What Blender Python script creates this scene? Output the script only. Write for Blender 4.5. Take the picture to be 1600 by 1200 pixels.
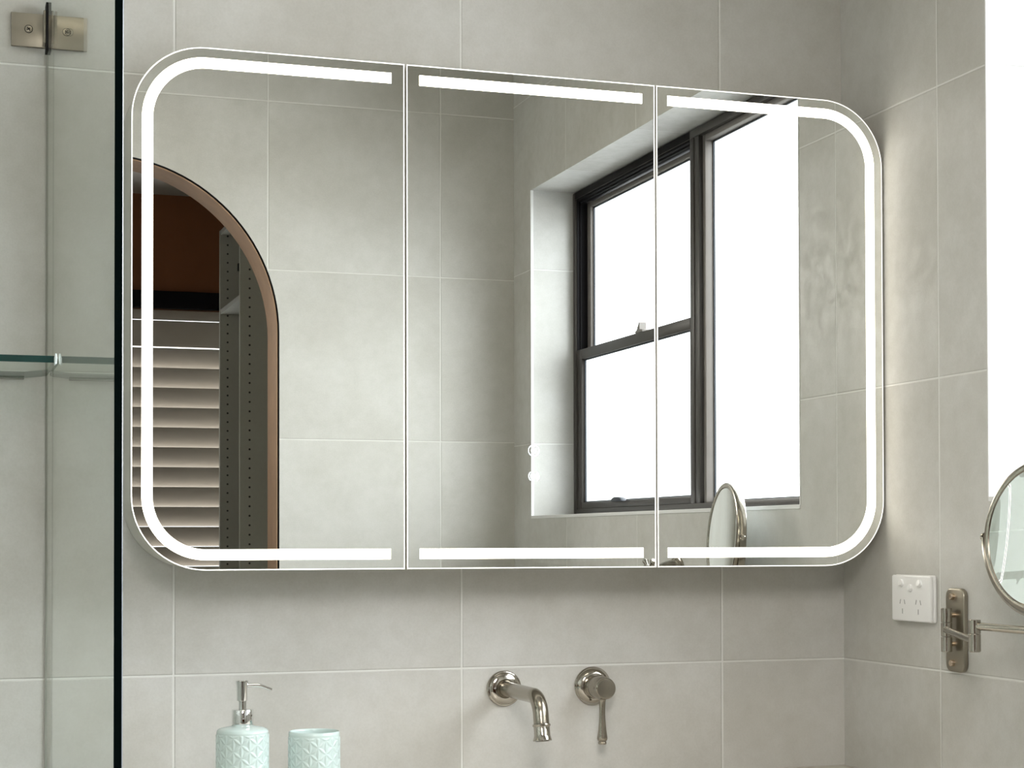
import bpy, bmesh, math, random
import numpy as np
from mathutils import Vector, Matrix

for o in list(bpy.data.objects):
    bpy.data.objects.remove(o)
S = bpy.context.scene
COL = S.collection
random.seed(7)
H = 1.2804            # lens height above the floor; heights below are measured from the lens and lifted by H
PI = math.pi

# ------------------------------------------------------------------ camera
cd = bpy.data.cameras.new('camera')
cd.sensor_width = 36.0
cd.lens = 2771.3 * 36 / 1600
cd.shift_y = (793.52 - 600) / 1600
cd.clip_start = 0.02
cam = bpy.data.objects.new('camera', cd)
COL.objects.link(cam)
yaw, pit, rol = 0.3185, 0.0182, -0.0022
r = Vector((math.cos(yaw), -math.sin(yaw), 0)); f = Vector((math.sin(yaw), math.cos(yaw), 0)); u = Vector((0, 0, 1))
f2 = f * math.cos(pit) + u * math.sin(pit); u2 = u * math.cos(pit) - f * math.sin(pit)
r3 = r * math.cos(rol) + u2 * math.sin(rol); u3 = u2 * math.cos(rol) - r * math.sin(rol)
M = Matrix.Identity(4)
for i in range(3):
    M[i][0], M[i][1], M[i][2] = r3[i], u3[i], -f2[i]
M.translation = (0, -2.6831, H)
cam.matrix_world = M
S.camera = cam

# ------------------------------------------------------------------ world, fill lights, exposure
W = bpy.data.worlds.new('sky')
S.world = W
W.use_nodes = True
W.node_tree.nodes['Background'].inputs[0].default_value = (0.93, 0.96, 1.0, 1)
W.node_tree.nodes['Background'].inputs[1].default_value = 5.0
PANE_LIGHT = 22.0
LED_LIGHT = 4.5
EDGE_LIGHT = 0.95

def area(name, loc, rot, sx, sy, power, color):
    l = bpy.data.lights.new(name, 'AREA'); l.shape = 'RECTANGLE'; l.size, l.size_y = sx, sy
    l.energy = power; l.color = color
    o = bpy.data.objects.new(name, l); COL.objects.link(o); o.location = loc; o.rotation_euler = rot
    return o
area('added_ceiling_fill', (0.55, -1.15, 2.62), (0, 0, 0), 0.55, 0.55, 5.2, (1.0, 0.90, 0.73))  # unseen overhead light, added as warm fill

def aim(p, q): return (Vector(q) - Vector(p)).to_track_quat('-Z', 'Y').to_euler()
wl = area('added_wardrobe_fill', (0.04, -2.62, 2.20), aim((0.04, -2.62, 2.20), (0.70, 0, 0.75)), 0.46, 0.60, 9.0, (1.0, 0.96, 0.90))  # added fill through the arch, lifts the lower walls; no known fitting
wl.data.spread = math.radians(95)

S.view_settings.view_transform = 'Standard'
S.view_settings.look = 'None'
S.view_settings.gamma = 1.0
S.view_settings.use_curve_mapping = False
S.view_settings.exposure = 0.11
S.cycles.use_denoising = True
S.cycles.max_bounces = 14
S.cycles.diffuse_bounces = 6
S.cycles.glossy_bounces = 8
S.cycles.transmission_bounces = 8
S.cycles.transparent_max_bounces = 16
S.cycles.sample_clamp_indirect = 6.0
S.cycles.blur_glossy = 0.5

# ------------------------------------------------------------------ materials
def nodes(name):
    m = bpy.data.materials.new(name); m.use_nodes = True
    nt = m.node_tree
    return m, nt, nt.nodes['Principled BSDF'], nt.nodes['Material Output']

def N(nt, t, **kw):
    n = nt.nodes.new(t)
    for k, v in kw.items(): setattr(n, k, v)
    return n

def mth(nt, op, a, b=None, c=None):
    n = N(nt, 'ShaderNodeMath', operation=op)
    for i, x in enumerate((a, b, c)):
        if x is None: continue
        if isinstance(x, (int, float)): n.inputs[i].default_value = x
        else: nt.links.new(x, n.inputs[i])
    return n.outputs[0]

def mapr(nt, v, a, b, c=0.0, d=1.0, smooth=True):
    n = N(nt, 'ShaderNodeMapRange', interpolation_type='SMOOTHSTEP' if smooth else 'LINEAR')
    nt.links.new(v, n.inputs[0])
    for i, x in enumerate((a, b, c, d)): n.inputs[i + 1].default_value = x
    return n.outputs[0]

def mixc(nt, fac, a, b, blend='MIX'):
    n = N(nt, 'ShaderNodeMix', data_type='RGBA', blend_type=blend)
    for s, x in ((0, fac), (6, a), (7, b)):
        if isinstance(x, (int, float)): n.inputs[s].default_value = x
        elif isinstance(x, tuple): n.inputs[s].default_value = (*x, 1)
        else: nt.links.new(x, n.inputs[s])
    return n.outputs[2]

def noise(nt, co, scale, detail=3, rough=0.5):
    n = N(nt, 'ShaderNodeTexNoise'); n.inputs['Scale'].default_value = scale
    n.inputs['Detail'].default_value = detail; n.inputs['Roughness'].default_value = rough
    nt.links.new(co, n.inputs['Vector'])
    return n.outputs[0]

def plain(name, col, rough=0.5, metal=0.0, var=0.06, nscale=40, bump=0.0, spec=0.5, emit=None, strength=0.0, coat=0.0):
    m, nt, b, _ = nodes(name)
    tc = N(nt, 'ShaderNodeTexCoord').outputs['Object']
    n = noise(nt, tc, nscale, 4)
    dark = tuple(c * (1 - var) for c in col); light = tuple(min(1, c * (1 + var)) for c in col)
    nt.links.new(mixc(nt, n, dark, light), b.inputs['Base Color'])
    b.inputs['Metallic'].default_value = metal; b.inputs['Roughness'].default_value = rough
    b.inputs['Specular IOR Level'].default_value = spec
    b.inputs['Coat Weight'].default_value = coat
    if emit:
        b.inputs['Emission Color'].default_value = (*emit, 1); b.inputs['Emission Strength'].default_value = strength
    if bump:
        bp = N(nt, 'ShaderNodeBump'); bp.inputs['Distance'].default_value = bump; bp.inputs['Strength'].default_value = 0.6
        nt.links.new(n, bp.inputs['Height']); nt.links.new(bp.outputs[0], b.inputs['Normal'])
    return m

def brushed(name, col, rough, axis_scale=(1, 1, 1)):
    m, nt, b, _ = nodes(name)
    tc = N(nt, 'ShaderNodeTexCoord').outputs['Object']
    mp = N(nt, 'ShaderNodeMapping'); mp.inputs['Scale'].default_value = axis_scale
    nt.links.new(tc, mp.inputs['Vector'])
    n = noise(nt, mp.outputs[0], 300, 2)
    nt.links.new(mapr(nt, n, 0.3, 0.7, rough * 0.95, rough * 1.05), b.inputs['Roughness'])
    b.inputs['Base Color'].default_value = (*col, 1); b.inputs['Metallic'].default_value = 1.0
    return m

def tile(name, axis, u0, v0, pu=0.4498, pv=0.45, tone=(1, 1, 1), grout_w=0.0011):
    """matt stone-look wall tile laid on a square grid with pale grout"""
    m, nt, b, _ = nodes(name)
    tc = N(nt, 'ShaderNodeTexCoord').outputs['Object']
    sp = N(nt, 'ShaderNodeSeparateXYZ'); nt.links.new(tc, sp.inputs[0])
    uu = mth(nt, 'SUBTRACT', sp.outputs[axis], u0); vv = mth(nt, 'SUBTRACT', sp.outputs['Z'], v0)
    d = mth(nt, 'MINIMUM', mth(nt, 'PINGPONG', uu, pu / 2), mth(nt, 'PINGPONG', vv, pv / 2))
    is_tile = mapr(nt, d, grout_w * 0.8, grout_w * 1.5)
    cx = N(nt, 'ShaderNodeCombineXYZ')
    nt.links.new(mth(nt, 'FLOOR', mth(nt, 'DIVIDE', uu, pu)), cx.inputs[0])
    nt.links.new(mth(nt, 'FLOOR', mth(nt, 'DIVIDE', vv, pv)), cx.inputs[1])
    wn = N(nt, 'ShaderNodeTexWhiteNoise', noise_dimensions='3D'); nt.links.new(cx.outputs[0], wn.inputs['Vector'])
    shift = N(nt, 'ShaderNodeVectorMath', operation='MULTIPLY_ADD')
    nt.links.new(wn.outputs['Color'], shift.inputs[0]); shift.inputs[1].default_value = (9, 9, 9); nt.links.new(tc, shift.inputs[2])
    p = shift.outputs[0]
    n1 = mapr(nt, noise(nt, p, 4.5, 5, 0.6), 0.3, 0.72)
    n2 = mapr(nt, noise(nt, p, 38, 5, 0.65), 0.32, 0.7)
    n3 = mapr(nt, noise(nt, p, 330, 2, 0.6), 0.3, 0.7)
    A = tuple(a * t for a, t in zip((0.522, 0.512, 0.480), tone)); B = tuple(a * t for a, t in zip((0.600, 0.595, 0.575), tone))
    c = mixc(nt, n1, A, B)
    c = mixc(nt, mth(nt, 'MULTIPLY', n2, 0.45), c, mixc(nt, 1.0, c, (0.90, 0.895, 0.88), 'MULTIPLY'))
    c = mixc(nt, mth(nt, 'MULTIPLY', n3, 0.5), c, mixc(nt, 1.0, c, (0.91, 0.91, 0.90), 'MULTIPLY'))
    c = mixc(nt, mth(nt, 'MULTIPLY', wn.outputs['Value'], 0.6), c, mixc(nt, 1.0, c, (0.95, 0.95, 0.95), 'MULTIPLY'))
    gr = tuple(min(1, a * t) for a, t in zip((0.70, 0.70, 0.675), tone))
    nt.links.new(mixc(nt, is_tile, gr, c), b.inputs['Base Color'])
    nt.links.new(mapr(nt, n2, 0, 1, 0.42, 0.55), b.inputs['Roughness'])
    b.inputs['Specular IOR Level'].default_value = 0.35
    hgt = mth(nt, 'ADD', mapr(nt, d, grout_w * 0.9, grout_w * 2.6), mth(nt, 'MULTIPLY', n3, 0.03))
    bp = N(nt, 'ShaderNodeBump'); bp.inputs['Distance'].default_value = 0.0012; bp.inputs['Strength'].default_value = 0.7
    nt.links.new(hgt, bp.inputs['Height']); nt.links.new(bp.outputs[0], b.inputs['Normal'])
    return m

def clear_glass(name, tint, ior=1.55):
    """thin clear glass: mirrors by Fresnel, lets the rest straight through"""
    m, nt, b, out = nodes(name); nt.nodes.remove(b)
    fr = N(nt, 'ShaderNodeFresnel'); fr.inputs[0].default_value = ior
    geo = N(nt, 'ShaderNodeNewGeometry')
    fac = mth(nt, 'MULTIPLY', fr.outputs[0], mth(nt, 'SUBTRACT', 1.0, geo.outputs['Backfacing']))
    tr = N(nt, 'ShaderNodeBsdfTransparent'); tr.inputs[0].default_value = (*tint, 1)
    gl = N(nt, 'ShaderNodeBsdfGlossy'); gl.inputs['Roughness'].default_value = 0.0; gl.inputs[0].default_value = (0.93, 0.95, 0.93, 1)
    mx = N(nt, 'ShaderNodeMixShader')
    nt.links.new(fac, mx.inputs[0]); nt.links.new(tr.outputs[0], mx.inputs[1]); nt.links.new(gl.outputs[0], mx.inputs[2])
    nt.links.new(mx.outputs[0], out.inputs[0])
    return m

def lit(name, col, strength, var=0.0, scale=60):
    m, nt, b, _ = nodes(name)
    b.inputs['Base Color'].default_value = (0.8, 0.8, 0.8, 1); b.inputs['Roughness'].default_value = 0.4
    tc = N(nt, 'ShaderNodeTexCoord').outputs['Object']
    n = noise(nt, tc, scale, 4)
    nt.links.new(mixc(nt, n, tuple(c * (1 - var) for c in col), col), b.inputs['Emission Color'])
    b.inputs['Emission Strength'].default_value = strength
    return m

def pinboard(name, col, hx, z0):
    """melamine board with a row of shelf-pin holes every 32 mm"""
    m, nt, b, _ = nodes(name)
    tc = N(nt, 'ShaderNodeTexCoord').outputs['Object']
    sp = N(nt, 'ShaderNodeSeparateXYZ'); nt.links.new(tc, sp.inputs[0])
    dx = mth(nt, 'SUBTRACT', sp.outputs['X'], hx); dz = mth(nt, 'PINGPONG', mth(nt, 'SUBTRACT', sp.outputs['Z'], z0), 0.016)
    d = mth(nt, 'SQRT', mth(nt, 'ADD', mth(nt, 'MULTIPLY', dx, dx), mth(nt, 'MULTIPLY', dz, dz)))
    n = noise(nt, tc, 90, 3)
    c = mixc(nt, n, tuple(a * 0.95 for a in col), tuple(a * 1.05 for a in col))
    nt.links.new(mixc(nt, mapr(nt, d, 0.0030, 0.0040), (0.01, 0.01, 0.01), c), b.inputs['Base Color'])
    b.inputs['Roughness'].default_value = 0.45
    return m

ROW = H - 0.2017
M_back = tile('tile_back', 'X', 0.3509, ROW)
M_right = tile('tile_right', 'Y', -0.3014, ROW)
M_opp = tile('tile_opposite', 'X', 0.8195, H + 0.258, 0.455, 0.430, tone=(0.93, 0.92, 0.90))  # same tile as the other walls, darkened to offset strong window light
M_left = tile('tile_left', 'Y', -0.3014, ROW)
M_jamb = tile('tile_reveal', 'X', 1.30, ROW, tone=(0.90, 0.905, 0.92))  # wall tile again, darkened in the reveal to curb glare from the panes
M_soffit = tile('tile_soffit', 'Y', -0.3014, 99, tone=(0.90, 0.905, 0.92))  # toned down against the pane light like the jambs
M_floor = tile('tile_floor', 'X', 0.35, 0.2, tone=(1.05, 1.05, 1.05))
M_ceil = plain('ceiling_paint', (0.82, 0.81, 0.78), 0.8, var=0.02)
M_outer = plain('masonry', (0.3, 0.28, 0.26), 0.9)
M_white = plain('white_paint', (0.80, 0.80, 0.79), 0.35, var=0.02)
M_trim = plain('edge_trim_metal', (0.74, 0.74, 0.74), 0.4, var=0.02)
M_brown = plain('brown_paint', (0.17, 0.062, 0.024), 0.75, var=0.2, nscale=5, spec=0.2)
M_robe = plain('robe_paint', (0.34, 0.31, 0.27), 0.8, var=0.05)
M_black = plain('black_trim', (0.006, 0.005, 0.006), 0.7, spec=0.1)
M_timber = plain('raw_arch_lining', (0.275, 0.170, 0.100), 0.75, var=0.22, nscale=22, bump=0.0015)
M_gap_shade = plain('arch_gap_shade', (0.030, 0.034, 0.038), 0.8, var=0.5, nscale=60)  # tile edge round the arch, coloured dark to draw the gap's shadow
M_bronze = plain('bronze_aluminium', (0.040, 0.034, 0.030), 0.42, metal=0.15, var=0.12, nscale=30)
M_bronze_pale = plain('worn_aluminium', (0.20, 0.182, 0.168), 0.45, metal=0.15, var=0.12, nscale=25)
M_track = plain('black_track', (0.007, 0.006, 0.007), 0.6, spec=0.15)
M_gasket = plain('rubber_gasket', (0.02, 0.025, 0.035), 0.5)
def frosted(name, col, strength, power, ax):
    """daylit frosted glass: passes most light straight on and a little downwards, as the sky behind it sends it"""
    m = lit(name, col, strength, 0.08, 55); nt = m.node_tree; b = nt.nodes['Principled BSDF']
    geo = N(nt, 'ShaderNodeNewGeometry'); dt = N(nt, 'ShaderNodeVectorMath', operation='DOT_PRODUCT')
    nt.links.new(geo.outputs['Incoming'], dt.inputs[0]); dt.inputs[1].default_value = Vector(ax).normalized()
    w = mth(nt, 'POWER', mth(nt, 'MAXIMUM', dt.outputs['Value'], 0.0), power)
    nt.links.new(mth(nt, 'MULTIPLY', w, strength), b.inputs['Emission Strength'])
    return m
M_pane = frosted('frosted_glass', (0.91, 0.965, 1.0), PANE_LIGHT, 2.3, (-1.0, 0.0, -0.35))
M_mirror, _nt, _b, _o = nodes('mirror_silver')
_b.inputs['Base Color'].default_value = (0.87, 0.885, 0.865, 1); _b.inputs['Metallic'].default_value = 1; _b.inputs['Roughness'].default_value = 0.0
M_led = lit('led_diffuser', (1.0, 0.93, 0.80), LED_LIGHT)
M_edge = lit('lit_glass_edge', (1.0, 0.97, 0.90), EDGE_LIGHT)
M_icon = lit('touch_icon_light', (0.80, 0.93, 1.0), 0.95)
M_body = plain('cabinet_side', (0.58, 0.565, 0.52), 0.35, var=0.02)
M_nickel = brushed('brushed_nickel', (0.36, 0.33, 0.28), 0.20)
M_nickel_p = brushed('polished_nickel', (0.46, 0.43, 0.38), 0.10)
M_nickel_d = brushed('nickel_plate', (0.34, 0.31, 0.255), 0.34)
M_brass = brushed('brass_screw', (0.64, 0.52, 0.41), 0.2)
M_chrome = brushed('chrome', (0.80, 0.81, 0.81), 0.05)
M_hole = plain('dark_opening', (0.01, 0.01, 0.01), 0.8)
M_plastic = plain('white_plastic', (0.80, 0.80, 0.80), 0.28, var=0.01)
M_slot = plain('socket_slot', (0.22, 0.22, 0.22), 0.6)
M_celadon = plain('mint_glaze', (0.535, 0.645, 0.632), 0.22, var=0.03, nscale=20, coat=0.3)
M_celadon_in = plain('mint_glaze_inside', (0.62, 0.73, 0.70), 0.3)
M_stone = plain('vanity_stone', (0.66, 0.62, 0.56), 0.35, var=0.04, nscale=18)
M_lacquer = plain('vanity_lacquer', (0.70, 0.69, 0.66), 0.4)
M_glass = clear_glass('screen_glass', (0.955, 0.975, 0.96), 1.5)
M_glass_s = clear_glass('shelf_glass', (0.90, 0.94, 0.92), 1.5)
M_glass_edge = plain('dark_glass_edge', (0.002, 0.004, 0.004), 0.4, spec=0.0)
M_arris_glint = plain('arris_glint', (0.20, 0.22, 0.25), 0.3)  # pale colour paints in the highlight along the bevelled glass edge
M_shelf_edge = plain('green_glass_edge', (0.004, 0.035, 0.030), 0.12, var=0.3, nscale=30, spec=0.3)
M_silicone = plain('grey_silicone', (0.26, 0.26, 0.23), 0.5, var=0.1)
M_clearblob = plain('clear_silicone', (0.70, 0.78, 0.80), 0.15)
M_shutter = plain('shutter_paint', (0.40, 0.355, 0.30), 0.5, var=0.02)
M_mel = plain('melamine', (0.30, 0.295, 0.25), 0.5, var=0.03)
M_pin_a = pinboard('melamine_pin_board', (0.33, 0.32, 0.27), 1.0275, H + 0.012)
M_pin_b = pinboard('melamine_pin_board_front', (0.40, 0.395, 0.33), 1.0310, H + 0.020)

# ------------------------------------------------------------------ mesh helpers
class MB:
    def __init__(s): s.v, s.f, s.m = [], [], []
    def add(s, vs, fs, mi=0):
        k = len(s.v); s.v += [tuple(v) for v in vs]
        for q in fs: s.f.append(tuple(i + k for i in q)); s.m.append(mi)
    def box(s, x0, x1, y0, y1, z0, z1, mi=0):
        vs = [(x, y, z) for x in (x0, x1) for y in (y0, y1) for z in (z0, z1)]
        s.add(vs, [(0, 1, 3, 2), (4, 6, 7, 5), (0, 4, 5, 1), (2, 3, 7, 6), (0, 2, 6, 4), (1, 5, 7, 3)], mi)
    def prism(s, pts, to3, d0, d1, mi=0, mi_side=None, mi_back=None):
        """closed outline pts (2-D) stood between depths d0 and d1; to3(p, d) places it"""
        n = len(pts); a = [to3(p, d0) for p in pts]; b = [to3(p, d1) for p in pts]
        s.add(a + b, [tuple(range(n))] + [tuple(reversed(range(n, 2 * n)))] + [(i, i + n, (i + 1) % n + n, (i + 1) % n) for i in range(n)], mi)
        k = len(s.m) - n
        if mi_back is not None: s.m[k - 1] = mi_back
        if mi_side is not None: s.m[k:] = [mi_side] * n
    def lathe(s, prof, frame, seg=48, mi=0, cap=True):
        """prof = [(radius, along)], frame = (origin, axis)"""
        o, ax = Vector(frame[0]), Vector(frame[1]).normalized()
        a = ax.orthogonal().normalized(); b = ax.cross(a)
        vs, fs = [], []
        for (rr, t) in prof:
            for k in range(seg):
                an = 2 * PI * k / seg
                vs.append(o + ax * t + (a * math.cos(an) + b * math.sin(an)) * max(rr, 1e-6))
        for i in range(len(prof) - 1):
            for k in range(seg):
                k2 = (k + 1) % seg
                fs.append((i * seg + k, i * seg + k2, (i + 1) * seg + k2, (i + 1) * seg + k))
        if cap:
            fs.append(tuple(reversed(range(seg)))); fs.append(tuple((len(prof) - 1) * seg + k for k in range(seg)))
        s.add(vs, fs, mi)
    def tube(s, path, rad, seg=20, mi=0, cap=True):
        P = [Vector(p) for p in path]; R = rad if isinstance(rad, (list, tuple)) else [rad] * len(P)
        vs, fs = [], []; ref = None
        for i, p in enumerate(P):
            t = (P[min(i + 1, len(P) - 1)] - P[max(i - 1, 0)]).normalized()
            if ref is None: ref = t.orthogonal().normalized()
            ref = (ref - t * ref.dot(t)).normalized(); b = t.cross(ref)
            for k in range(seg):
                an = 2 * PI * k / seg; vs.append(p + (ref * math.cos(an) + b * math.sin(an)) * R[i])
        for i in range(len(P) - 1):
            for k in range(seg):
                k2 = (k + 1) % seg
                fs.append((i * seg + k, i * seg + k2, (i + 1) * seg + k2, (i + 1) * seg + k))
        if cap:
            fs.append(tuple(reversed(range(seg)))); fs.append(tuple((len(P) - 1) * seg + k for k in range(seg)))
        s.add(vs, fs, mi)
    def build(s, name, mats, parent=None, bevel=0.0, smooth=True, angle=35, seg=3, merge=False):
        me = bpy.data.meshes.new(name); me.from_pydata(s.v, [], s.f)
        mats = mats if isinstance(mats, (list, tuple)) else [mats]
        for m in mats: me.materials.append(m)
        me.polygons.foreach_set('material_index', s.m)
        bm = bmesh.new(); bm.from_mesh(me)
        if merge: bmesh.ops.remove_doubles(bm, verts=bm.verts, dist=1e-6)
        bmesh.ops.recalc_face_normals(bm, faces=bm.faces)
        if bevel:
            es = [e for e in bm.edges if len(e.link_faces) == 2 and e.calc_face_angle(0) > math.radians(40)]
            bmesh.ops.bevel(bm, geom=es, offset=bevel, segments=seg, profile=0.5, affect='EDGES', clamp_overlap=True)
        for fc in bm.faces: fc.smooth = smooth
        for e in bm.edges:
            if len(e.link_faces) == 2: e.smooth = e.calc_face_angle(0) < math.radians(angle)
        bm.to_mesh(me); bm.free()
        o = bpy.data.objects.new(name, me); COL.objects.link(o)
        if parent is not None:
            o.parent = parent
            o.matrix_parent_inverse = parent.matrix_world.inverted() if False else Matrix.Translation(-absloc(parent))
        return o

def absloc(o):
    v = Vector(o.location)
    if o.parent: v = Vector(o.location) + (absloc(o.parent) if o.parent.type == 'EMPTY' and False else Vector((0, 0, 0)))
    return v

def thing(name, label, cat, loc, group=None):
    o = bpy.data.objects.new(name, None); COL.objects.link(o); o.location = loc; o.empty_display_size = 0.05
    o['label'] = label; o['category'] = cat
    if group: o['group'] = group
    return o

def tag(o, label, cat, group=None):
    o['label'] = label; o['category'] = cat
    if group: o['group'] = group
    return o

def struct(o, label=None, cat=None):
    o['kind'] = 'structure'
    if label: o['label'] = label
    if cat: o['category'] = cat
    return o

def arc(cx, cy, rr, a0, a1, n):
    return [(cx + rr * math.cos(math.radians(a0 + (a1 - a0) * i / n)), cy + rr * math.sin(math.radians(a0 + (a1 - a0) * i / n))) for i in range(n + 1)]

def rrect(x0, x1, y0, y1, rr, n=8):
    return arc(x1 - rr, y1 - rr, rr, 0, 90, n) + arc(x0 + rr, y1 - rr, rr, 90, 180, n) + arc(x0 + rr, y0 + rr, rr, 180, 270, n) + arc(x1 - rr, y0 + rr, rr, 270, 360, n)

XZ = lambda p, d: (p[0], d, p[1])          # outline in the x-z plane, depth along y
YZ = lambda p, d: (d, p[0], p[1])          # outline in the y-z plane, depth along x
XY = lambda p, d: (p[0], p[1], d)

# ------------------------------------------------------------------ room shell
XL, XR = -0.78, 1.477
YO, YR = -2.056, -2.181        # bathroom face and wardrobe-room face of the wall with the arch
ZC = 2.70
ARX, ARZ, ARR = 0.418, H + 0.527, 0.4235
WY0, WY1, WZ0, WZ1 = -1.9149, -0.4354, H + 0.061, H + 0.903     # window opening
XF = 1.592                      # room face of the window frame

b = MB(); b.box(XL - 0.1, XR + 0.3, 0, 0.12, 0, ZC); struct(b.build('wall_back', M_back), 'stone-look tiled wall behind the mirror cabinet', 'wall')
b = MB(); b.box(XL - 0.12, XL, YR, 0, 0, ZC); struct(b.build('wall_left', M_left), 'tiled side wall of the shower', 'wall')
b = MB(); b.box(-1.3, 1.9, -4.4, 0.12, -0.1, 0); struct(b.build('floor', M_floor), 'grey tiled floor', 'floor')
b = MB(); b.box(XL - 0.12, XR + 0.3, YR, 0.12, ZC, ZC + 0.1); struct(b.build('ceiling', M_ceil), 'white bathroom ceiling', 'ceiling')

# right wall with the window opening: room face, reveal faces, outside face
b = MB(); XO = XR + 0.26
def ringface(x, mi, flip=False):
    yy = (YR, WY0, WY1, 0.0); zz = (0.0, WZ0, WZ1, ZC)
    for i in range(3):
        for j in range(3):
            if i == 1 and j == 1: continue
            q = [(x, yy[i], zz[j]), (x, yy[i + 1], zz[j]), (x, yy[i + 1], zz[j + 1]), (x, yy[i], zz[j + 1])]
            b.add(q, [(0, 1, 2, 3)], mi)
ringface(XR, 0); ringface(XO, 3)
b.add([(XR, WY0, WZ0), (XO, WY0, WZ0), (XO, WY0, WZ1), (XR, WY0, WZ1)], [(0, 1, 2, 3)], 1)
b.add([(XR, WY1, WZ0), (XO, WY1, WZ0), (XO, WY1, WZ1), (XR, WY1, WZ1)], [(0, 1, 2, 3)], 1)
b.add([(XR, WY0, WZ0), (XO, WY0, WZ0), (XO, WY1, WZ0), (XR, WY1, WZ0)], [(0, 1, 2, 3)], 2)
b.add([(XR, WY0, WZ1), (XO, WY0, WZ1), (XO, WY1, WZ1), (XR, WY1, WZ1)], [(0, 1, 2, 3)], 2)
for q in ([(XR, YR, 0), (XO, YR, 0), (XO, YR, ZC), (XR, YR, ZC)], [(XR, 0, 0), (XO, 0, 0), (XO, 0, ZC), (XR, 0, ZC)],
          [(XR, YR, ZC), (XO, YR, ZC), (XO, 0, ZC), (XR, 0, ZC)], [(XR, YR, 0), (XO, YR, 0), (XO, 0, 0), (XR, 0, 0)]):
    b.add(q, [(0, 1, 2, 3)], 3)
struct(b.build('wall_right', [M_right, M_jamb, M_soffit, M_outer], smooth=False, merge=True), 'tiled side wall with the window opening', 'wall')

# white metal edge trim round the window opening
b = MB(); t, e = 0.006, 0.0015
for (y0, y1, z0, z1) in ((WY0 - e, WY0 + e, WZ0, WZ1), (WY1 - e, WY1 + e, WZ0, WZ1), (WY0, WY1, WZ0 - 0.006, WZ0 + e)):
    b.box(XR - 0.0015, XR + t, y0, y1, z0, z1)
struct(b.build('trim_1', M_trim, bevel=0.0005, seg=1), 'white edge trim round the window opening', 'trim')

# wall with the arch
def arch_outline(rr, n=56):
    pts = [(ARX + rr, 0.0)] + arc(ARX, ARZ, rr, 0, 180, n) + [(ARX - rr, 0.0)]
    return pts
RH = ARR + 0.0070
hole = arch_outline(RH)
outer = [(XL - 0.12, 0.0), (XL - 0.12, ZC), (XR + 0.0, ZC), (XR + 0.0, 0.0)]
loop = hole + outer
b = MB()
n = len(loop)
fa = [(p[0], YO, p[1]) for p in loop]; fb = [(p[0], YR, p[1]) for p in loop]
b.add(fa, [tuple(range(n))], 0); b.add(fb, [tuple(range(n))], 1)
nh = len(hole)
b.add(fa[:nh] + fb[:nh], [(i, i + 1, i + 1 + nh, i + nh) for i in range(nh - 1)], 2)
b.add(fa[nh:] + fb[nh:], [(i, i + 1, i + 5, i + 4) for i in range(3)], 1)
struct(b.build('wall_opposite', [M_opp, M_robe, M_gap_shade], angle=20, merge=True), 'tiled wall with the arched doorway', 'wall')

# bare lining inside the arch
b = MB(); o1, o2 = arch_outline(ARR + 0.0030), arch_outline(ARR)
y0, y1 = YO - 0.003, YR - 0.001
for ya in (y0, y1):
    b.add([(p[0], ya, p[1]) for p in o1] + [(p[0], ya, p[1]) for p in o2], [(i, i + 1, i + 1 + nh, i + nh) for i in range(nh - 1)])
for oo in (o1, o2):
    b.add([(p[0], y0, p[1]) for p in oo] + [(p[0], y1, p[1]) for p in oo], [(i, i + 1, i + 1 + nh, i + nh) for i in range(nh - 1)])
struct(b.build('trim_2', M_timber, angle=20), 'bare brown lining of the arched doorway', 'trim')

# wardrobe room beyond the arch
RB, RCZ = -4.20, H + 1.278
SX0, SX1, SZ0, SZ1 = -0.30, 1.30, H - 0.55, H + 0.855         # shuttered window opening
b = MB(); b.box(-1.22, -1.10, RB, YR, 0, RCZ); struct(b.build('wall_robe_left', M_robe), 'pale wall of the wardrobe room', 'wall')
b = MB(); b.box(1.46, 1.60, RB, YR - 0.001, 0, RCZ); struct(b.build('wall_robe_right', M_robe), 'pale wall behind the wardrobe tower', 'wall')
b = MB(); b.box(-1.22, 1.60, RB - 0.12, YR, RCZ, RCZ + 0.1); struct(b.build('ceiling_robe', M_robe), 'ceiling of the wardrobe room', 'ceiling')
b = MB()
xx = (-1.22, SX0, SX1, 1.60); zz = (0, SZ0, SZ1, RCZ)
for i in range(3):
    for j in range(3):
        if not (i == 1 and j == 1): b.box(xx[i], xx[i + 1], RB - 0.12, RB, zz[j], zz[j + 1])
struct(b.build('wall_robe_back', M_brown, smooth=False), 'dark brown wall above the shutter', 'wall')
b = MB(); b.box(-1.10, 1.46, RB, RB + 0.035, H + 0.8552, H + 0.918)
struct(b.build('trim_3', M_black, bevel=0.002), 'black band above the shutter', 'trim')

# ------------------------------------------------------------------ window (structure with parts)
win = bpy.data.objects.new('window_1', None); COL.objects.link(win); win.location = (XF, (WY0 + WY1) / 2, WZ0)
struct(win, 'dark framed sash window with frosted glass, seen in the mirror', 'window')
XB = XF + 0.075
FZ0, FZ1 = H + 0.0635, H + 0.8995
b = MB()
b.box(XF, XB, WY0 + 0.001, WY0 + 0.019, FZ0, FZ1)                      # jamb by the far corner
b.box(XF, XB, WY1 - 0.018, WY1 - 0.001, FZ0, FZ1)                      # jamb by the mirror
b.box(XF, XB, WY0 + 0.019, -1.170, FZ1 - 0.018, FZ1, 1); b.box(XF, XB, -1.170, WY1 - 0.018, FZ1 - 0.018, FZ1)   # head, blackened over the sliding sashes
b.box(XF, XB, WY0 + 0.019, WY1 - 0.018, FZ0, FZ0 + 0.016)              # sill
b.box(XF, XB, -1.170, -1.1495, FZ0 + 0.016, FZ1 - 0.018)               # mullion, two mated profiles
b.box(XF + 0.001, XB, -1.1475, -1.124, FZ0 + 0.016, FZ1 - 0.018)
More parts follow.
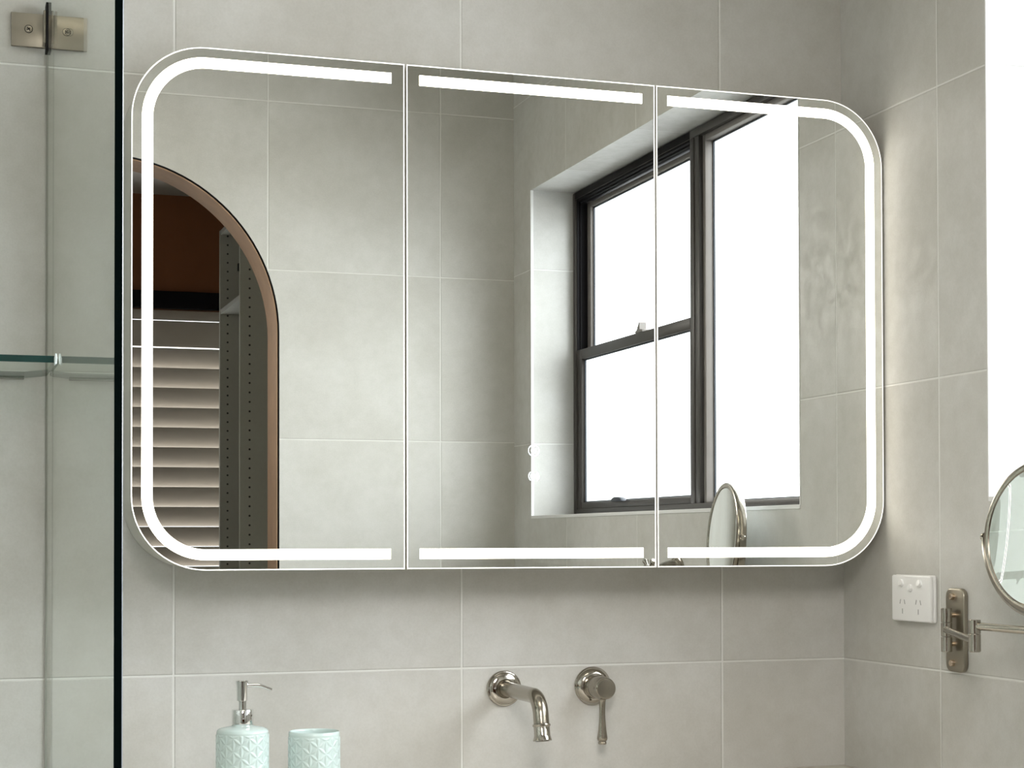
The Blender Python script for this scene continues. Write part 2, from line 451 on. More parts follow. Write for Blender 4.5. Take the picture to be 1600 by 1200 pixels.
b.box(XF + 0.002, XB, -1.1495, -1.1475, FZ0 + 0.016, FZ1 - 0.018)
b.build('window_frame', [M_bronze, M_track], win, bevel=0.0012, seg=2)
b = MB(); b.box(XF + 0.004, XF + 0.032, WY0 + 0.0192, WY0 + 0.0215, H + 0.491, FZ1 - 0.0185); b.box(XF + 0.004, XF + 0.032, WY0 + 0.0215, -1.1702, FZ1 - 0.0225, FZ1 - 0.0185)
b.box(XF + 0.012, XF + 0.015, WY0 + 0.0215, WY0 + 0.0245, H + 0.491, FZ1 - 0.0225); b.box(XF + 0.012, XF + 0.015, WY0 + 0.0245, -1.1702, FZ1 - 0.0265, FZ1 - 0.0225)
b.build('sash_track', M_track, win)
def sash(name, x0, x1, y0, y1, z0, z1, st, tr, br, mats, px):
    m = MB()
    m.box(x0, x1, y0, y0 + st, z0, z1); m.box(x0, x1, y1 - st * 0.3, y1, z0, z1)
    m.box(x0, x1, y0 + st, y1 - st * 0.3, z1 - tr, z1); m.box(x0, x1, y0 + st, y1 - st * 0.3, z0, z0 + br)
    o = m.build(name, mats, win, bevel=0.0015, seg=2)
    g = MB(); w = 0.003
    ya, yb, za, zb = y0 + st, y1 - st * 0.3, z0 + br, z1 - tr
    g.box(px - 0.004, px, ya, ya + w, za, zb); g.box(px - 0.004, px, yb - w, yb, za, zb)
    g.box(px - 0.004, px, ya + w, yb - w, za, za + w); g.box(px - 0.004, px, ya + w, yb - w, zb - w, zb)
    g.build('gasket', M_gasket, o)
    p = MB(); p.box(px, px + 0.005, ya - 0.002, yb + 0.002, za - 0.002, zb + 0.002)
    p.build('glass_pane', M_pane, o)
    return o
RAIL0, RAIL1 = H + 0.4645, H + 0.490
sash('upper_sash', XF + 0.032, XF + 0.052, WY0 + 0.019, -1.170, RAIL0 + 0.002, FZ1 - 0.0270, 0.026, 0.012, 0.020, M_bronze_pale, XF + 0.044)
lo = sash('lower_sash', XF + 0.003, XF + 0.026, WY0 + 0.020, -1.1705, FZ0 + 0.0165, RAIL1, 0.032, 0.0255, 0.016, M_bronze, XF + 0.016)
sash('fixed_light', XF + 0.010, XF + 0.045, -1.1237, WY1 - 0.018, FZ0 + 0.0165, FZ1 - 0.0185, 0.014, 0.013, 0.002, M_bronze_pale, XF + 0.032)
b = MB(); b.prism([(-1.497, RAIL1), (-1.452, RAIL1), (-1.452, RAIL1 + 0.005), (-1.468, RAIL1 + 0.007), (-1.470, RAIL1 + 0.024), (-1.474, RAIL1 + 0.023), (-1.483, RAIL1 + 0.012), (-1.486, RAIL1 + 0.007), (-1.497, RAIL1 + 0.004)], YZ, XF + 0.002, XF + 0.020)
b.build('sash_catch', M_bronze_pale, win, bevel=0.0006, seg=1)
b = MB(); b.prism([(-1.63, H + 0.0935), (-1.56, H + 0.0935), (-1.565, H + 0.100), (-1.58, H + 0.104), (-1.61, H + 0.104), (-1.625, H + 0.100)], YZ, XF - 0.010, XF + 0.006)
b.build('sash_lift', M_gasket, win, bevel=0.002, seg=2)

# ------------------------------------------------------------------ mirror cabinet
CX0, CX1, CZ0, CZ1, CR = 0.2725, 1.4735, H - 0.0425, H + 0.7080, 0.106
CY = -0.140
G1, G2 = 0.6730, 1.0750
cab = thing('mirror_cabinet', 'wide three-door mirror cabinet with rounded corners and glowing light strips', 'cabinet', ((CX0 + CX1) / 2, 0, CZ0))
b = MB(); b.prism(rrect(CX0 + 0.0015, CX1 - 0.0015, CZ0 + 0.0015, CZ1 - 0.0015, CR - 0.0015, 16), XZ, -0.0005, CY + 0.022)
b.build('cabinet_body', M_body, cab)
def door_outline(x0, x1, ins, rl, rr_):
    """outline of one door set in by ins; rl / rr_ say which side has round corners"""
    z0, z1 = CZ0 + ins, CZ1 - ins; a, c = x0 + ins, x1 - ins; R = CR - ins; pts = []
    pts += arc(c - R, z1 - R, R, 0, 90, 18) if rr_ else [(c, z1)]
    pts += (arc(a + R, z1 - R, R, 90, 180, 18) + arc(a + R, z0 + R, R, 180, 270, 18)) if rl else [(a, z1), (a, z0)]
    pts += arc(c - R, z0 + R, R, 270, 360, 18) if rr_ else [(c, z0)]
    return pts
EW = 0.0016
def rot_about(o, pivot, ang):
    o.matrix_parent_inverse = o.matrix_parent_inverse @ (Matrix.Translation(pivot) @ Matrix.Rotation(ang, 4, 'X') @ Matrix.Translation(-Vector(pivot)))
def make_door(x0, x1, rl, rr_):
    b = MB(); b.prism(door_outline(x0, x1, EW, rl, rr_), XZ, CY, CY + 0.018, 0, 1)
    d = b.build('door', [M_mirror, M_body], cab, angle=20)
    e = MB(); po, pi_ = door_outline(x0, x1, 0, rl, rr_), door_outline(x0, x1, EW, rl, rr_); n = len(po)
    for y in (CY - 0.0004, CY + 0.006):
        e.add([XZ(p, y) for p in po] + [XZ(p, y) for p in pi_], [(i, (i + 1) % n, (i + 1) % n + n, i + n) for i in range(n)])
    for q in (po, pi_):
        e.add([XZ(p, CY - 0.0004) for p in q] + [XZ(p, CY + 0.006) for p in q], [(i, (i + 1) % n, (i + 1) % n + n, i + n) for i in range(n)], 1)
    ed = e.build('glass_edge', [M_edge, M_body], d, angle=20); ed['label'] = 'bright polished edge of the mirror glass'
    return d
def strip_mesh(po, pi_, parent):
    m = MB(); n = len(po)
    for y in (CY - 0.0006, CY + 0.0002):
        m.add([XZ(p, y) for p in po] + [XZ(p, y) for p in pi_], [(i, i + 1, i + 1 + n, i + n) for i in range(n - 1)])
    for q in (po, pi_):
        m.add([XZ(p, CY - 0.0006) for p in q] + [XZ(p, CY + 0.0002) for p in q], [(i, i + 1, i + 1 + n, i + n) for i in range(n - 1)])
    o = m.build('light_strip', M_led, parent, angle=20); o['label'] = 'glowing warm white light strip'
I0, I1 = 0.0147, 0.0302
def u_path(ins, side):
    z0, z1 = CZ0 + ins, CZ1 - ins; R = CR - ins
    if side < 0:
        a = CX0 + ins
        return [(0.6515, z1)] + arc(a + R, z1 - R, R, 90, 180, 24) + arc(a + R, z0 + R, R, 180, 270, 24) + [(0.6500, z0)]
    c = CX1 - ins
    return [(1.0955, z1)] + list(reversed(arc(c - R, z1 - R, R, 0, 90, 24))) + list(reversed(arc(c - R, z0 + R, R, 270, 360, 24))) + [(1.0935, z0)]
dl = make_door(CX0, G1 - 0.0016, True, False); strip_mesh(u_path(I0, -1), u_path(I1, -1), dl)
dm = make_door(G1 + 0.0016, G2 - 0.0014, False, False)
for z in (CZ1 - I1, CZ0 + I0):
    strip_mesh([(0.6945, z + I1 - I0), (1.0525, z + I1 - I0)], [(0.6945, z), (1.0525, z)], dm)
dr = make_door(G2 + 0.0014, CX1, False, True); strip_mesh(u_path(I0, 1), u_path(I1, 1), dr)
def arc_band(m, cx, cz, r0, r1, a0, a1, y, n=28):
    p, q = arc(cx, cz, r0, a0, a1, n), arc(cx, cz, r1, a0, a1, n); k = n + 1
    for yy in (y, y + 0.0004):
        m.add([XZ(v, yy) for v in p] + [XZ(v, yy) for v in q], [(i, i + 1, i + 1 + k, i + k) for i in range(n)])
    for w in (p, q):
        m.add([XZ(v, y) for v in w] + [XZ(v, y + 0.0004) for v in w], [(i, i + 1, i + 1 + k, i + k) for i in range(n)])
iy = CY - 0.0005; ix = 0.8735
b = MB(); z = H + 0.1358
arc_band(b, ix, z, 0.0079, 0.0091, 0, 360, iy, 48); arc_band(b, ix, z, 0.0034, 0.0045, 125, 415, iy)
b.box(ix - 0.0005, ix + 0.0005, iy, iy + 0.0004, z + 0.0005, z + 0.006)
b.build('power_icon', M_icon, dm)['label'] = 'lit power symbol in a ring'
b = MB(); z = H + 0.0969
b.prism(arc(ix, z, 0.0032, 0, 352, 24), XZ, iy, iy + 0.0004)
for a in (0, 180):
    arc_band(b, ix, z, 0.0048, 0.0058, a - 48, a + 48, iy); arc_band(b, ix, z, 0.0075, 0.0088, a - 52, a + 52, iy)
b.build('heater_icon', M_icon, dm)['label'] = 'lit dot with waves on both sides'

# ------------------------------------------------------------------ shower screen with its wall bracket
scr = thing('shower_screen', 'frameless clear glass shower screen with a dark vertical edge', 'shower screen', (0.17, -0.5, 0))
GX0, GX1, GY = 0.1655, 0.1737, -0.995
b = MB(); c = 0.0009
prof = [(GX0, -0.001), (GX1, -0.001), (GX1, GY + c), (GX1 - c, GY), (GX0 + c * 0.5, GY), (GX0, GY + c * 0.5)]
n = len(prof); z0, z1 = 0.012, 2.10
lo_, hi_ = [(p[0], p[1], z0) for p in prof], [(p[0], p[1], z1) for p in prof]
for i in range(n):
    mi = {0: 0, 1: 0, 2: 2, 3: 1, 4: 1, 5: 0}[i]
    b.add([lo_[i], lo_[(i + 1) % n], hi_[(i + 1) % n], hi_[i]], [(0, 1, 2, 3)], mi)
b.add(lo_, [tuple(range(n))], 1); b.add(hi_, [tuple(range(n))], 1)
b.build('glass_panel', [M_glass, M_glass_edge, M_arris_glint], scr, smooth=False, merge=True)
b = MB(); b.box(GX0 - 0.0015, GX0, -0.003, -0.0002, 0.012, H + 0.72); b.box(GX1, GX1 + 0.0015, -0.003, -0.0002, 0.012, H + 0.72)
b.build('silicone_bead', M_silicone, scr)
b = MB(); b.box(0.1137, 0.2225, -0.006, -0.0002, H + 0.7245, H + 0.7740)
br = b.build('wall_bracket', M_nickel_d, scr, bevel=0.0008, seg=2)
for sx in (0.1385, 0.1965):
    b = MB(); zc = H + 0.7505
    b.lathe([(0.0052, 0), (0.0052, 0.0006), (0.0043, 0.0011)], ((sx, -0.0060, zc), (0, -1, 0)), 28)
    for a in (0.6, 2.17):
        v = Vector((math.cos(a), 0, math.sin(a))) * 0.0030; w = Vector((-math.sin(a), 0, math.cos(a))) * 0.0008; o = Vector((sx, -0.00725, zc))
        b.add([o + v + w, o - v + w, o - v - w, o + v - w], [(0, 1, 2, 3)], 1)
    arc_band(b, sx, zc, 0.0049, 0.0060, 0, 360, -0.0064, 28); b.m = [1 if i >= len(b.f) - 112 else m for i, m in enumerate(b.m)]
    b.build('screw', [M_nickel_d, M_hole], br)
b = MB(); b.box(GX0 - 0.0072, GX0 - 0.0038, -0.030, -0.006, H + 0.7255, H + 0.7735); b.box(GX1 + 0.0002, GX1 + 0.0040, -0.030, -0.006, H + 0.7255, H + 0.7735)
b.build('clamp_plate', M_nickel, br, bevel=0.0006, seg=1)
b = MB(); b.box(GX0 - 0.0037, GX0 - 0.0002, -0.0312, -0.006, H + 0.7145, H + 0.7850); b.build('clamp_gasket', M_track, br)

# ------------------------------------------------------------------ glass shelf in the shower
b = MB(); zs0, zs1 = H + 0.2388, H + 0.2480
sh = [(-0.34, -0.0005), (0.134, -0.0005), (0.158, -0.030), (0.1636, -0.045), (0.1636, -0.2394), (-0.34, -0.2394)]
b.prism(sh, XY, zs0, zs1, 0, 1)
t = thing('glass_shelf', 'green edged glass shelf inside the shower', 'shelf', (-0.1, -0.12, zs0))
b.build('shelf_plate', [M_glass_s, M_shelf_edge], t, smooth=False)
b = MB(); b.tube([(0.1628, -0.239, zs1 + 0.003), (0.1626, -0.2416, zs1 - 0.003), (0.1622, -0.2416, zs0 - 0.001), (0.1610, -0.2390, zs0 - 0.003)], [0.0010, 0.0022, 0.0018, 0.0006], 10)
b.build('silicone_joint', M_clearblob, t)
b = MB(); b.box(-0.33, 0.134, -0.006, -0.0003, zs0 - 0.0025, zs0 - 0.0002); b.build('shelf_rail', M_silicone, t, bevel=0.001, seg=1)

# ------------------------------------------------------------------ vanity unit under the taps
CT = H - 0.3810
van = thing('vanity_unit', 'pale stone topped vanity unit in the corner below the taps', 'vanity', (0.84, -0.24, 0))
b = MB(); b.box(0.205, XR - 0.001, -0.47, -0.001, CT - 0.03, CT); b.build('vanity_top', M_stone, van, bevel=0.002, seg=2)
b = MB(); b.box(0.215, XR - 0.003, -0.45, -0.002, 0.10, CT - 0.0305); b.build('cabinet_body', M_lacquer, van)
for i in range(3):
    x0 = 0.217 + i * 0.419
    b = MB(); b.box(x0, x0 + 0.415, -0.469, -0.4505, 0.11, CT - 0.036); d = b.build('door', M_lacquer, van, bevel=0.002, seg=2)
    b = MB(); b.tube([(x0 + 0.36, -0.469, CT - 0.12), (x0 + 0.36, -0.49, CT - 0.12), (x0 + 0.36, -0.49, CT - 0.22), (x0 + 0.36, -0.469, CT - 0.22)], 0.004, 12); b.build('handle', M_nickel, d)
b = MB(); b.box(0.235, XR - 0.01, -0.40, -0.01, 0.0, 0.10); b.build('plinth', M_hole, van)

# ------------------------------------------------------------------ embossed mint ceramics
def petal_height(s, z, c, bb):
    """raised petals along the edges of a triangular lattice; s round the wall, z up"""
    h = np.zeros_like(s)
    i0 = np.floor(s / c)
    for di in (-1, 0, 1, 2):
        i = i0 + di; off = np.where(np.mod(i, 2) > 0.5, bb / 2, 0.0)
        j0 = np.floor((z - off) / bb)
        for dj in (-1, 0, 1, 2):
            X = i * c; Z = (j0 + dj) * bb + off
            for ex, ez in ((0, bb), (c, bb / 2), (c, -bb / 2)):
                L = math.hypot(ex, ez); tx, tz = ex / L, ez / L
                t = ((s - X) * tx + (z - Z) * tz) / L; d = np.abs(-(s - X) * tz + (z - Z) * tx)
                w = 0.00235 * np.sin(np.clip(t, 0, 1) * PI) ** 0.75 + 1e-6
                hh = np.where((t > 0.02) & (t < 0.98), np.clip(1 - (d / w) ** 2, 0, 1), 0)
                h = np.maximum(h, hh)
    return h
def embossed(m, cx, cy, z0, z1, R, lead, depth, ncol=20, pitch=0.0190, seg=360, zstep=0.0007, phase=0.0, ztop=None):
    nz = int((z1 - z0) / zstep); zs = np.linspace(z0, z1, nz + 1); th = np.arange(seg) * 2 * PI / seg
    T, Z = np.meshgrid(th, zs)
    c = 2 * PI * R / ncol
    s = np.mod(T + phase, 2 * PI) * R
    hgt = petal_height(s, (z1 - lead) - Z, c, pitch)
    fade = np.clip((z1 - lead + 0.004 - Z) / 0.002, 0, 1)
    Rr = R + depth * hgt * fade
    V = np.stack([cx + Rr * np.cos(T), cy + Rr * np.sin(T), Z], -1).reshape(-1, 3)
    k = len(m.v); m.v += [tuple(v) for v in V]
    for i in range(nz):
        for a in range(seg):
            a2 = (a + 1) % seg
            m.f.append((k + i * seg + a, k + i * seg + a2, k + (i + 1) * seg + a2, k + (i + 1) * seg + a)); m.m.append(0)
BX, BY, BR, BT = 0.4290, -0.15, 0.0368, H - 0.2690
dis = thing('soap_dispenser', 'mint ceramic soap dispenser with petal relief and chrome pump', 'soap dispenser', (BX, BY, CT))
b = MB(); embossed(b, BX, BY, CT, BT - 0.004, BR, 0.006, 0.0009, phase=0.21)
b.lathe([(BR, BT - 0.004), (BR - 0.0008, BT - 0.0015), (BR - 0.0028, BT + 0.0004), (BR - 0.007, BT + 0.0018), (0.017, BT + 0.0042), (0.002, BT + 0.0046)], ((BX, BY, 0), (0, 0, 1)), 360)
b.lathe([(BR, CT), (0.002, CT)], ((BX, BY, 0), (0, 0, 1)), 360, cap=False)
b.build('bottle', M_celadon, dis, angle=60)
pz = BT + 0.0040
b = MB(); b.lathe([(0.0152, 0), (0.0155, 0.0006), (0.0155, 0.0232), (0.0150, 0.0240), (0.007, 0.0243)], ((BX, BY, pz), (0, 0, 1)), 48)
b.build('pump_collar', M_chrome, dis)
b = MB(); b.lathe([(0.0058, 0), (0.0058, 0.0145)], ((BX, BY, pz + 0.0235), (0, 0, 1)), 32); b.build('pump_stem', M_chrome, dis)
b = MB(); b.lathe([(0.0076, 0), (0.0078, 0.0006), (0.0080, 0.020), (0.0094, 0.0270), (0.0094, 0.0280), (0.0086, 0.0288), (0.003, 0.0291)], ((BX - 0.0008, BY, pz + 0.0365), (0, 0, 1)), 40)
hd = b.build('pump_head', M_chrome, dis)
b = MB(); zz_ = pz + 0.0365 + 0.0215
b.tube([(BX + 0.005, BY, zz_), (BX + 0.022, BY - 0.002, zz_), (BX + 0.026, BY - 0.0025, zz_ - 0.0008), (BX + 0.030, BY - 0.003, zz_ - 0.0022), (BX + 0.041, BY - 0.004, zz_ - 0.0068)], [0.0029, 0.0028, 0.0027, 0.0025, 0.0023], 16)
b.lathe([(0.0014, 0), (0.0013, 0.0002)], ((BX + 0.0411, BY - 0.004, zz_ - 0.00683), (0.92, -0.08, -0.385)), 12, 1)
b.build('pump_spout', [M_chrome, M_hole], hd)

TX, TR, TT = 0.5330, 0.0368, H - 0.2755
b = MB(); embossed(b, TX, BY, CT, TT - 0.004, TR, 0.007, 0.0009, phase=0.05)
b.lathe([(TR, TT - 0.004), (TR - 0.0004, TT - 0.0008), (TR - 0.0014, TT), (TR - 0.0026, TT - 0.0006), (TR - 0.0032, TT - 0.003), (TR - 0.0036, CT + 0.006), (0.002, CT + 0.005)], ((TX, BY, 0), (0, 0, 1)), 360, cap=False)
b.lathe([(TR, CT), (0.002, CT)], ((TX, BY, 0), (0, 0, 1)), 360, cap=False)
tag(b.build('tumbler', M_celadon, angle=60), 'open mint ceramic tumbler with petal relief beside the soap dispenser', 'tumbler')

# ------------------------------------------------------------------ wall spout and mixer
sp_ = thing('wall_spout', 'brushed nickel curved basin spout mounted on the tiled wall', 'tap', (0.8702, 0, H - 0.235))
FC = Vector((0.8702, 0, H - 0.2352))
b = MB(); b.lathe([(0.0284, 0.0001), (0.0284, 0.0038), (0.0272, 0.0052), (0.0256, 0.0056), (0.0250, 0.0066), (0.0238, 0.0076), (0.0160, 0.0098), (0.0148, 0.0098), (0.0136, 0.0086), (0.0120, 0.0080)], (FC, (0, -1, 0)), 64)
b.build('wall_flange', M_nickel_p, sp_, angle=25)
a0 = math.radians(0.2); path = [(0, 0.008, 0.0), (0, 0.05, 0.05 * math.tan(a0)), (0, 0.10, 0.10 * math.tan(a0)), (0, 0.146, 0.146 * math.tan(a0))]
R_, steps = 0.0340, 16; da = (math.radians(79) + a0) / steps; an = a0
for i in range(steps):
    an -= da; p = path[-1]; path.append((0, p[1] + R_ * da * math.cos(an + da / 2), p[2] + R_ * da * math.sin(an + da / 2)))
dv = Vector((0, math.cos(an), math.sin(an))); last = path[-1]
path.append((0, last[1] + dv[1] * 0.0135, last[2] + dv[2] * 0.0135))
P = [(FC.x + p[0], -p[1], FC.z + p[2]) for p in path]
b = MB(); b.tube(P, [0.0118] * len(P), 32); b.build('spout_tube', M_nickel, sp_)
tip = Vector(P[-1]); ax = Vector((0, -dv[1], dv[2]))
b = MB(); b.lathe([(0.0118, -0.002), (0.0134, -0.001), (0.0138, 0.0005), (0.0134, 0.002), (0.0122, 0.003), (0.0122, 0.016), (0.0134, 0.0200), (0.0142, 0.0225), (0.0140, 0.0238), (0.0108, 0.0238), (0.0104, 0.015)], (tip, ax), 40)
b.build('spout_nozzle', M_nickel_p, sp_, angle=25)
b = MB(); b.lathe([(0.0106, 0.018), (0.0106, 0.0185)], (tip, ax), 30); b.build('aerator', M_hole, sp_)

mx_ = thing('wall_mixer', 'brushed nickel wall mixer with drop lever right of the spout', 'tap', (1.020, 0, H - 0.235))
MC = Vector((1.0205, 0, H - 0.2353))
b = MB(); b.lathe([(0.0310, 0.0001), (0.0310, 0.0030), (0.0298, 0.0042), (0.0292, 0.0052), (0.0270, 0.0085), (0.0222, 0.0118), (0.0205, 0.0122), (0.0190, 0.0122)], (MC, (0, -1, 0)), 64)
b.build('wall_flange', M_nickel_p, mx_, angle=25)
b = MB(); b.lathe([(0.0188, 0.009), (0.0188, 0.0240), (0.0192, 0.0246), (0.0192, 0.0260), (0.0186, 0.0266), (0.0183, 0.0520), (0.0176, 0.0540), (0.0172, 0.0546), (0.0172, 0.0580), (0.0166, 0.0604), (0.0152, 0.0618), (0.0140, 0.0620), (0.0005, 0.0618)], (MC, (0, -1, 0)), 64)
bd = b.build('mixer_body', M_nickel, mx_, angle=25)
b = MB(); arc_band(b, MC.x + 0.0062, MC.z - 0.0004, 0.0012, 0.0016, 50, 310, -0.0622, 16); b.build('cold_mark', M_nickel_p, bd)['label'] = 'small letter C'
b = MB(); b.lathe([(0.0092, 0.0140), (0.0060, 0.0185), (0.0054, 0.0225), (0.0050, 0.030), (0.0049, 0.040), (0.0053, 0.052), (0.0066, 0.066), (0.0081, 0.0765), (0.0084, 0.0795), (0.0076, 0.0825), (0.0062, 0.0838), (0.0062, 0.0850), (0.0068, 0.0860), (0.0066, 0.0884), (0.0050, 0.0892)], (MC + Vector((-0.0015, -0.048, 0)), (0, 0, -1)), 32)
b.build('lever', M_nickel, mx_, angle=25)

# ------------------------------------------------------------------ double power outlet on the right wall
GYc, GZc, GXf = -0.2355, H - 0.0928, XR - 0.0122
gpo = thing('power_outlet', 'white double power outlet with three round switches', 'power outlet', (XR, GYc, GZc))
b = MB(); b.prism(rrect(GYc - 0.0580, GYc + 0.0580, GZc - 0.0368, GZc + 0.0368, 0.0035), YZ, XR - 0.0002, XR - 0.006)
b.prism(rrect(GYc - 0.0572, GYc + 0.0572, GZc - 0.0362, GZc + 0.0362, 0.0035), YZ, XR - 0.006, GXf)
b.build('face_plate', M_plastic, gpo, bevel=0.0022, seg=3, angle=50)
for (sy, sz) in ((-0.0268, 0.0238), (0.0000, 0.0165), (0.0268, 0.0238)):
    b = MB(); c = Vector((GXf, GYc - sy, GZc + sz))
    b.lathe([(0.0062, -0.001), (0.0062, 0.0004), (0.0054, 0.0009), (0.0054, 0.0030), (0.0048, 0.0038), (0.001, 0.0040)], (c, Vector((-1, 0, 0.28))), 32)
    b.build('switch', M_plastic, gpo)
for sy in (0.0245, -0.0225):
    for (dy, dz, an, ln) in ((0.0065, -0.0055, -0.32, 0.0075), (-0.0065, -0.0058, 0.32, 0.0075), (0.0, -0.0205, 0.0, 0.0080)):
        b = MB(); o = Vector((GXf - 0.0002, GYc + sy + dy, GZc + dz)); v = Vector((0, math.sin(an), math.cos(an))) * ln / 2; w = Vector((0, math.cos(an), -math.sin(an))) * 0.0008; d = Vector((0.0012, 0, 0))
        b.add([o + v + w, o - v + w, o - v - w, o + v - w, o + v + w + d, o - v + w + d, o - v - w + d, o + v - w + d], [(0, 1, 2, 3), (4, 7, 6, 5), (0, 4, 5, 1), (1, 5, 6, 2), (2, 6, 7, 3), (3, 7, 4, 0)])
        b.build('pin_slot', M_slot, gpo)

# ------------------------------------------------------------------ magnifying mirror on a swing arm
mag = thing('magnifying_mirror', 'round nickel shaving mirror on a folding wall arm', 'mirror', (XR, -0.3545, H - 0.137))
PY, PZ = -0.3545, H - 0.1370
b = MB(); b.prism(rrect(PY - 0.0248, PY + 0.0248, PZ - 0.0630, PZ + 0.0630, 0.0125), YZ, XR - 0.0002, XR - 0.0085)
b.build('wall_plate', M_nickel_d, mag, bevel=0.002, seg=3, angle=50)
for dz in (0.0505, -0.0495):
    b = MB(); b.lathe([(0.0050, 0), (0.0050, 0.004), (0.0044, 0.0056), (0.0015, 0.0060)], ((XR - 0.0083, PY + 0.004, PZ + dz), (-1, 0, 0)), 24); b.build('mounting_screw', M_brass, mag)
C1 = Vector((1.4545, PY, 0)); Z1t, Z1b = H - 0.1035, H - 0.1690
for k, (za, zb) in enumerate(((Z1t, Z1t - 0.0212), (Z1t - 0.0217, Z1t - 0.0424), (Z1t - 0.0429, Z1b))):
    b = MB(); b.lathe([(0.0078, 0), (0.0084, 0.0006), (0.0084, za - zb - 0.0006), (0.0078, za - zb)], ((C1.x, C1.y, zb), (0, 0, 1)), 36); b.build('hinge_barrel', M_nickel_p, mag)
for zz in (Z1t - 0.0106, Z1b + 0.0115):
    b = MB(); b.tube([(C1.x + 0.007, C1.y, zz), (XR - 0.008, C1.y, zz)], 0.0035, 16); b.build('hinge_pin', M_brass, mag)
C2 = Vector((1.390, -0.530, 0)); Z2t, Z2m, Z2b = H - 0.1128, H - 0.1325, H - 0.1577
b = MB(); b.lathe([(0.0080, 0), (0.0085, 0.0006), (0.0085, Z2t - Z2m - 0.0006), (0.0080, Z2t - Z2m)], ((C2.x, C2.y, Z2m + 0.0003), (0, 0, 1)), 36); b.build('elbow_barrel', M_nickel_p, mag)
b = MB(); b.lathe([(0.0074, 0), (0.0085, 0.0012), (0.0085, Z2m - Z2b - 0.0006), (0.0080, Z2m - Z2b)], ((C2.x, C2.y, Z2b), (0, 0, 1)), 36); b.build('elbow_barrel', M_nickel_p, mag)
z1 = H - 0.1360
b = MB(); b.tube([(C1.x - 0.004, C1.y - 0.011 * 0.6, z1), (C2.x + 0.003, C2.y + 0.008, H - 0.1420)], 0.0052, 24); b.build('arm', M_nickel, mag)
RC = Vector((1.417, -0.639, H + 0.0035)); RR, ph = 0.104, math.radians(9.0)
tau = math.radians(-4.0); n0 = Vector((math.cos(ph), math.sin(ph), 0)); tt = Vector((-math.sin(ph), math.cos(ph), 0)); up = Vector((0, 0, 1)); nn = n0 * math.cos(tau) + up * math.sin(tau)
TH = 0.0185
b = MB(); seg = 120
rp = [(RR - 0.0102, 0.0022), (RR - 0.0088, 0.0004), (RR - 0.004, -0.0004), (RR - 0.001, 0.0008), (RR, 0.0026), (RR, TH - 0.0026), (RR - 0.001, TH - 0.0008), (RR - 0.004, TH + 0.0004), (RR - 0.0088, TH - 0.0004), (RR - 0.0102, TH - 0.0022)]
b.lathe(rp, (RC, nn), seg, cap=False)
rim = b.build('mirror_rim', M_nickel, mag)
b = MB(); RCV = 0.90; b.lathe([((RR - 0.0100) * k / 24, 0.0020 + (((RR - 0.0100)) ** 2 - ((RR - 0.0100) * k / 24) ** 2) / (2 * RCV)) for k in range(24, 0, -1)] + [(0.0003, 0.0020 + (RR - 0.0100) ** 2 / (2 * RCV))], (RC, nn), seg, cap=False)
gl = b.build('mirror_glass', M_mirror, rim, angle=60); gl['label'] = 'hollow magnifying mirror glass'
b = MB(); b.lathe([(RR - 0.0100, TH - 0.0020), (0.001, TH - 0.0020)], (RC, nn), seg, cap=True); b.build('mirror_glass', M_mirror, rim)
MCn = RC + nn * (TH / 2)
b = MB(); RY = RR + 0.0058; yv, yf = [], []
K = 60; vs = []
for i in range(K + 1):
    a = -PI * i / K
    d = tt * math.cos(a) + up * math.sin(a)
    for (dr, dn) in ((-0.0014, -0.006), (0.0014, -0.006), (0.0014, 0.006), (-0.0014, 0.006)): vs.append(MCn + d * (RY + dr) + n0 * dn)
fs = []
for i in range(K):
    for k in range(4): fs.append((i * 4 + k, i * 4 + (k + 1) % 4, (i + 1) * 4 + (k + 1) % 4, (i + 1) * 4 + k))
fs += [(0, 1, 2, 3), tuple(K * 4 + k for k in (3, 2, 1, 0))]
b.add(vs, fs)
b.build('yoke', M_nickel_p, mag, angle=30)
for sg in (1, -1):
    b = MB(); b.lathe([(0.004, -0.007), (0.004, 0.0000), (0.0062, 0.0004), (0.0062, 0.0022), (0.0040, 0.0028), (0.0044, 0.0060), (0.0030, 0.0072)], (MCn + tt * sg * (RY + 0.0005), tt * sg), 24); b.build('pivot_knob', M_nickel_p, mag)
yb = MCn - up * (RY + 0.001)
b = MB(); b.lathe([(0.0060, 0), (0.0066, 0.002), (0.0066, 0.026), (0.0058, 0.028)], (yb - up * 0.0278, (0, 0, 1)), 28); b.build('yoke_post', M_nickel_p, mag)
b = MB(); e2 = yb - up * 0.0170
b.tube([(C2.x + 0.002, C2.y - 0.005, H - 0.1215), e2], 0.0056, 24); b.build('arm', M_nickel_p, mag)

# ------------------------------------------------------------------ cross-head tap under the window (seen in the mirror)
tp = thing('wall_tap', 'small nickel tap on the tiles below the window, seen in the mirror', 'tap', (XR, -0.97, H - 0.070))
A = Vector((XR, -0.975, H - 0.0640))
b = MB(); b.lathe([(0.0290, 0.0001), (0.0290, 0.004), (0.0265, 0.005), (0.0262, 0.012), (0.0240, 0.014), (0.0160, 0.040), (0.0120, 0.050), (0.0115, 0.056)], (A, (-1, 0, 0)), 40); b.build('tap_flange', M_nickel, tp, angle=30)
b = MB(); b.lathe([(0.0090, 0.050), (0.0130, 0.058), (0.0140, 0.068), (0.0115, 0.078), (0.0085, 0.082), (0.0095, 0.088), (0.0080, 0.094), (0.003, 0.0955)], (A, (-1, 0, 0)), 32)
for k in range(4):
    a = PI / 4 + k * PI / 2; d = Vector((0, math.cos(a), math.sin(a))); o = A + Vector((-0.066, 0, 0))
    b.tube([o + d * 0.008, o + d * 0.022, o + d * 0.028, o + d * 0.032], [0.0045, 0.0050, 0.0065, 0.0040], 16)
b.build('cross_handle', M_nickel_p, tp)

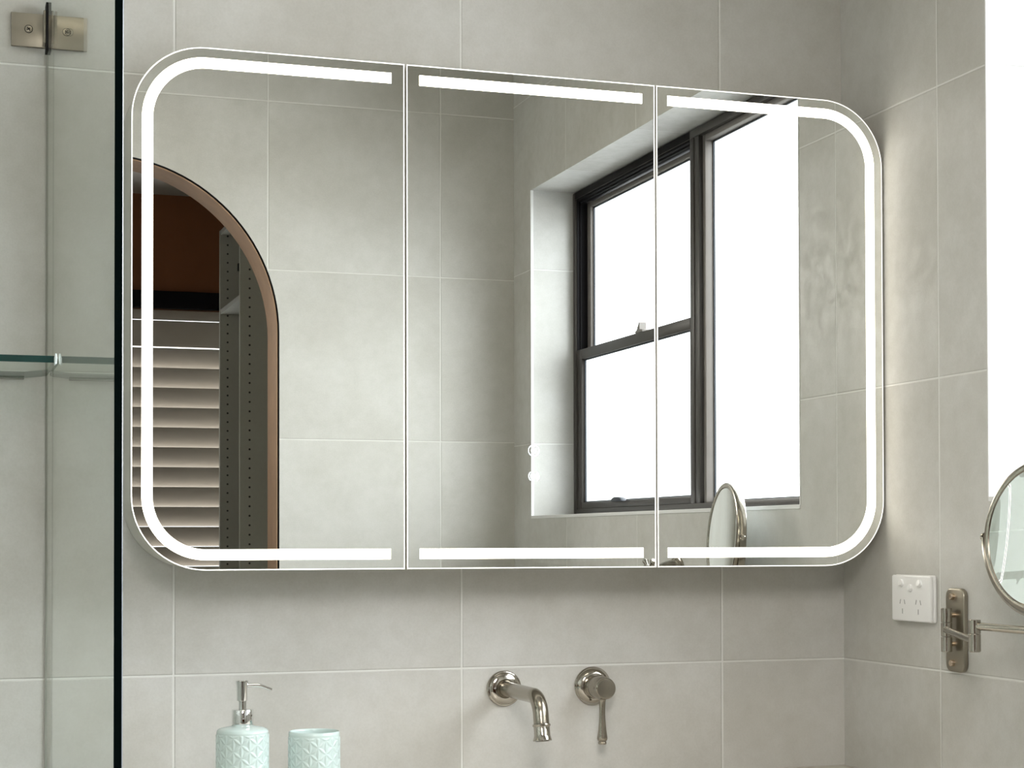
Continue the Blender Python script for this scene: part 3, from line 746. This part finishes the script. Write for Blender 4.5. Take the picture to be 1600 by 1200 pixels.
# ------------------------------------------------------------------ wardrobe room furniture (seen in the mirror)
tow = thing('wardrobe_tower', 'open pale melamine shelf tower with rows of pin holes, beyond the arch', 'wardrobe', (1.22, -3.77, 0))
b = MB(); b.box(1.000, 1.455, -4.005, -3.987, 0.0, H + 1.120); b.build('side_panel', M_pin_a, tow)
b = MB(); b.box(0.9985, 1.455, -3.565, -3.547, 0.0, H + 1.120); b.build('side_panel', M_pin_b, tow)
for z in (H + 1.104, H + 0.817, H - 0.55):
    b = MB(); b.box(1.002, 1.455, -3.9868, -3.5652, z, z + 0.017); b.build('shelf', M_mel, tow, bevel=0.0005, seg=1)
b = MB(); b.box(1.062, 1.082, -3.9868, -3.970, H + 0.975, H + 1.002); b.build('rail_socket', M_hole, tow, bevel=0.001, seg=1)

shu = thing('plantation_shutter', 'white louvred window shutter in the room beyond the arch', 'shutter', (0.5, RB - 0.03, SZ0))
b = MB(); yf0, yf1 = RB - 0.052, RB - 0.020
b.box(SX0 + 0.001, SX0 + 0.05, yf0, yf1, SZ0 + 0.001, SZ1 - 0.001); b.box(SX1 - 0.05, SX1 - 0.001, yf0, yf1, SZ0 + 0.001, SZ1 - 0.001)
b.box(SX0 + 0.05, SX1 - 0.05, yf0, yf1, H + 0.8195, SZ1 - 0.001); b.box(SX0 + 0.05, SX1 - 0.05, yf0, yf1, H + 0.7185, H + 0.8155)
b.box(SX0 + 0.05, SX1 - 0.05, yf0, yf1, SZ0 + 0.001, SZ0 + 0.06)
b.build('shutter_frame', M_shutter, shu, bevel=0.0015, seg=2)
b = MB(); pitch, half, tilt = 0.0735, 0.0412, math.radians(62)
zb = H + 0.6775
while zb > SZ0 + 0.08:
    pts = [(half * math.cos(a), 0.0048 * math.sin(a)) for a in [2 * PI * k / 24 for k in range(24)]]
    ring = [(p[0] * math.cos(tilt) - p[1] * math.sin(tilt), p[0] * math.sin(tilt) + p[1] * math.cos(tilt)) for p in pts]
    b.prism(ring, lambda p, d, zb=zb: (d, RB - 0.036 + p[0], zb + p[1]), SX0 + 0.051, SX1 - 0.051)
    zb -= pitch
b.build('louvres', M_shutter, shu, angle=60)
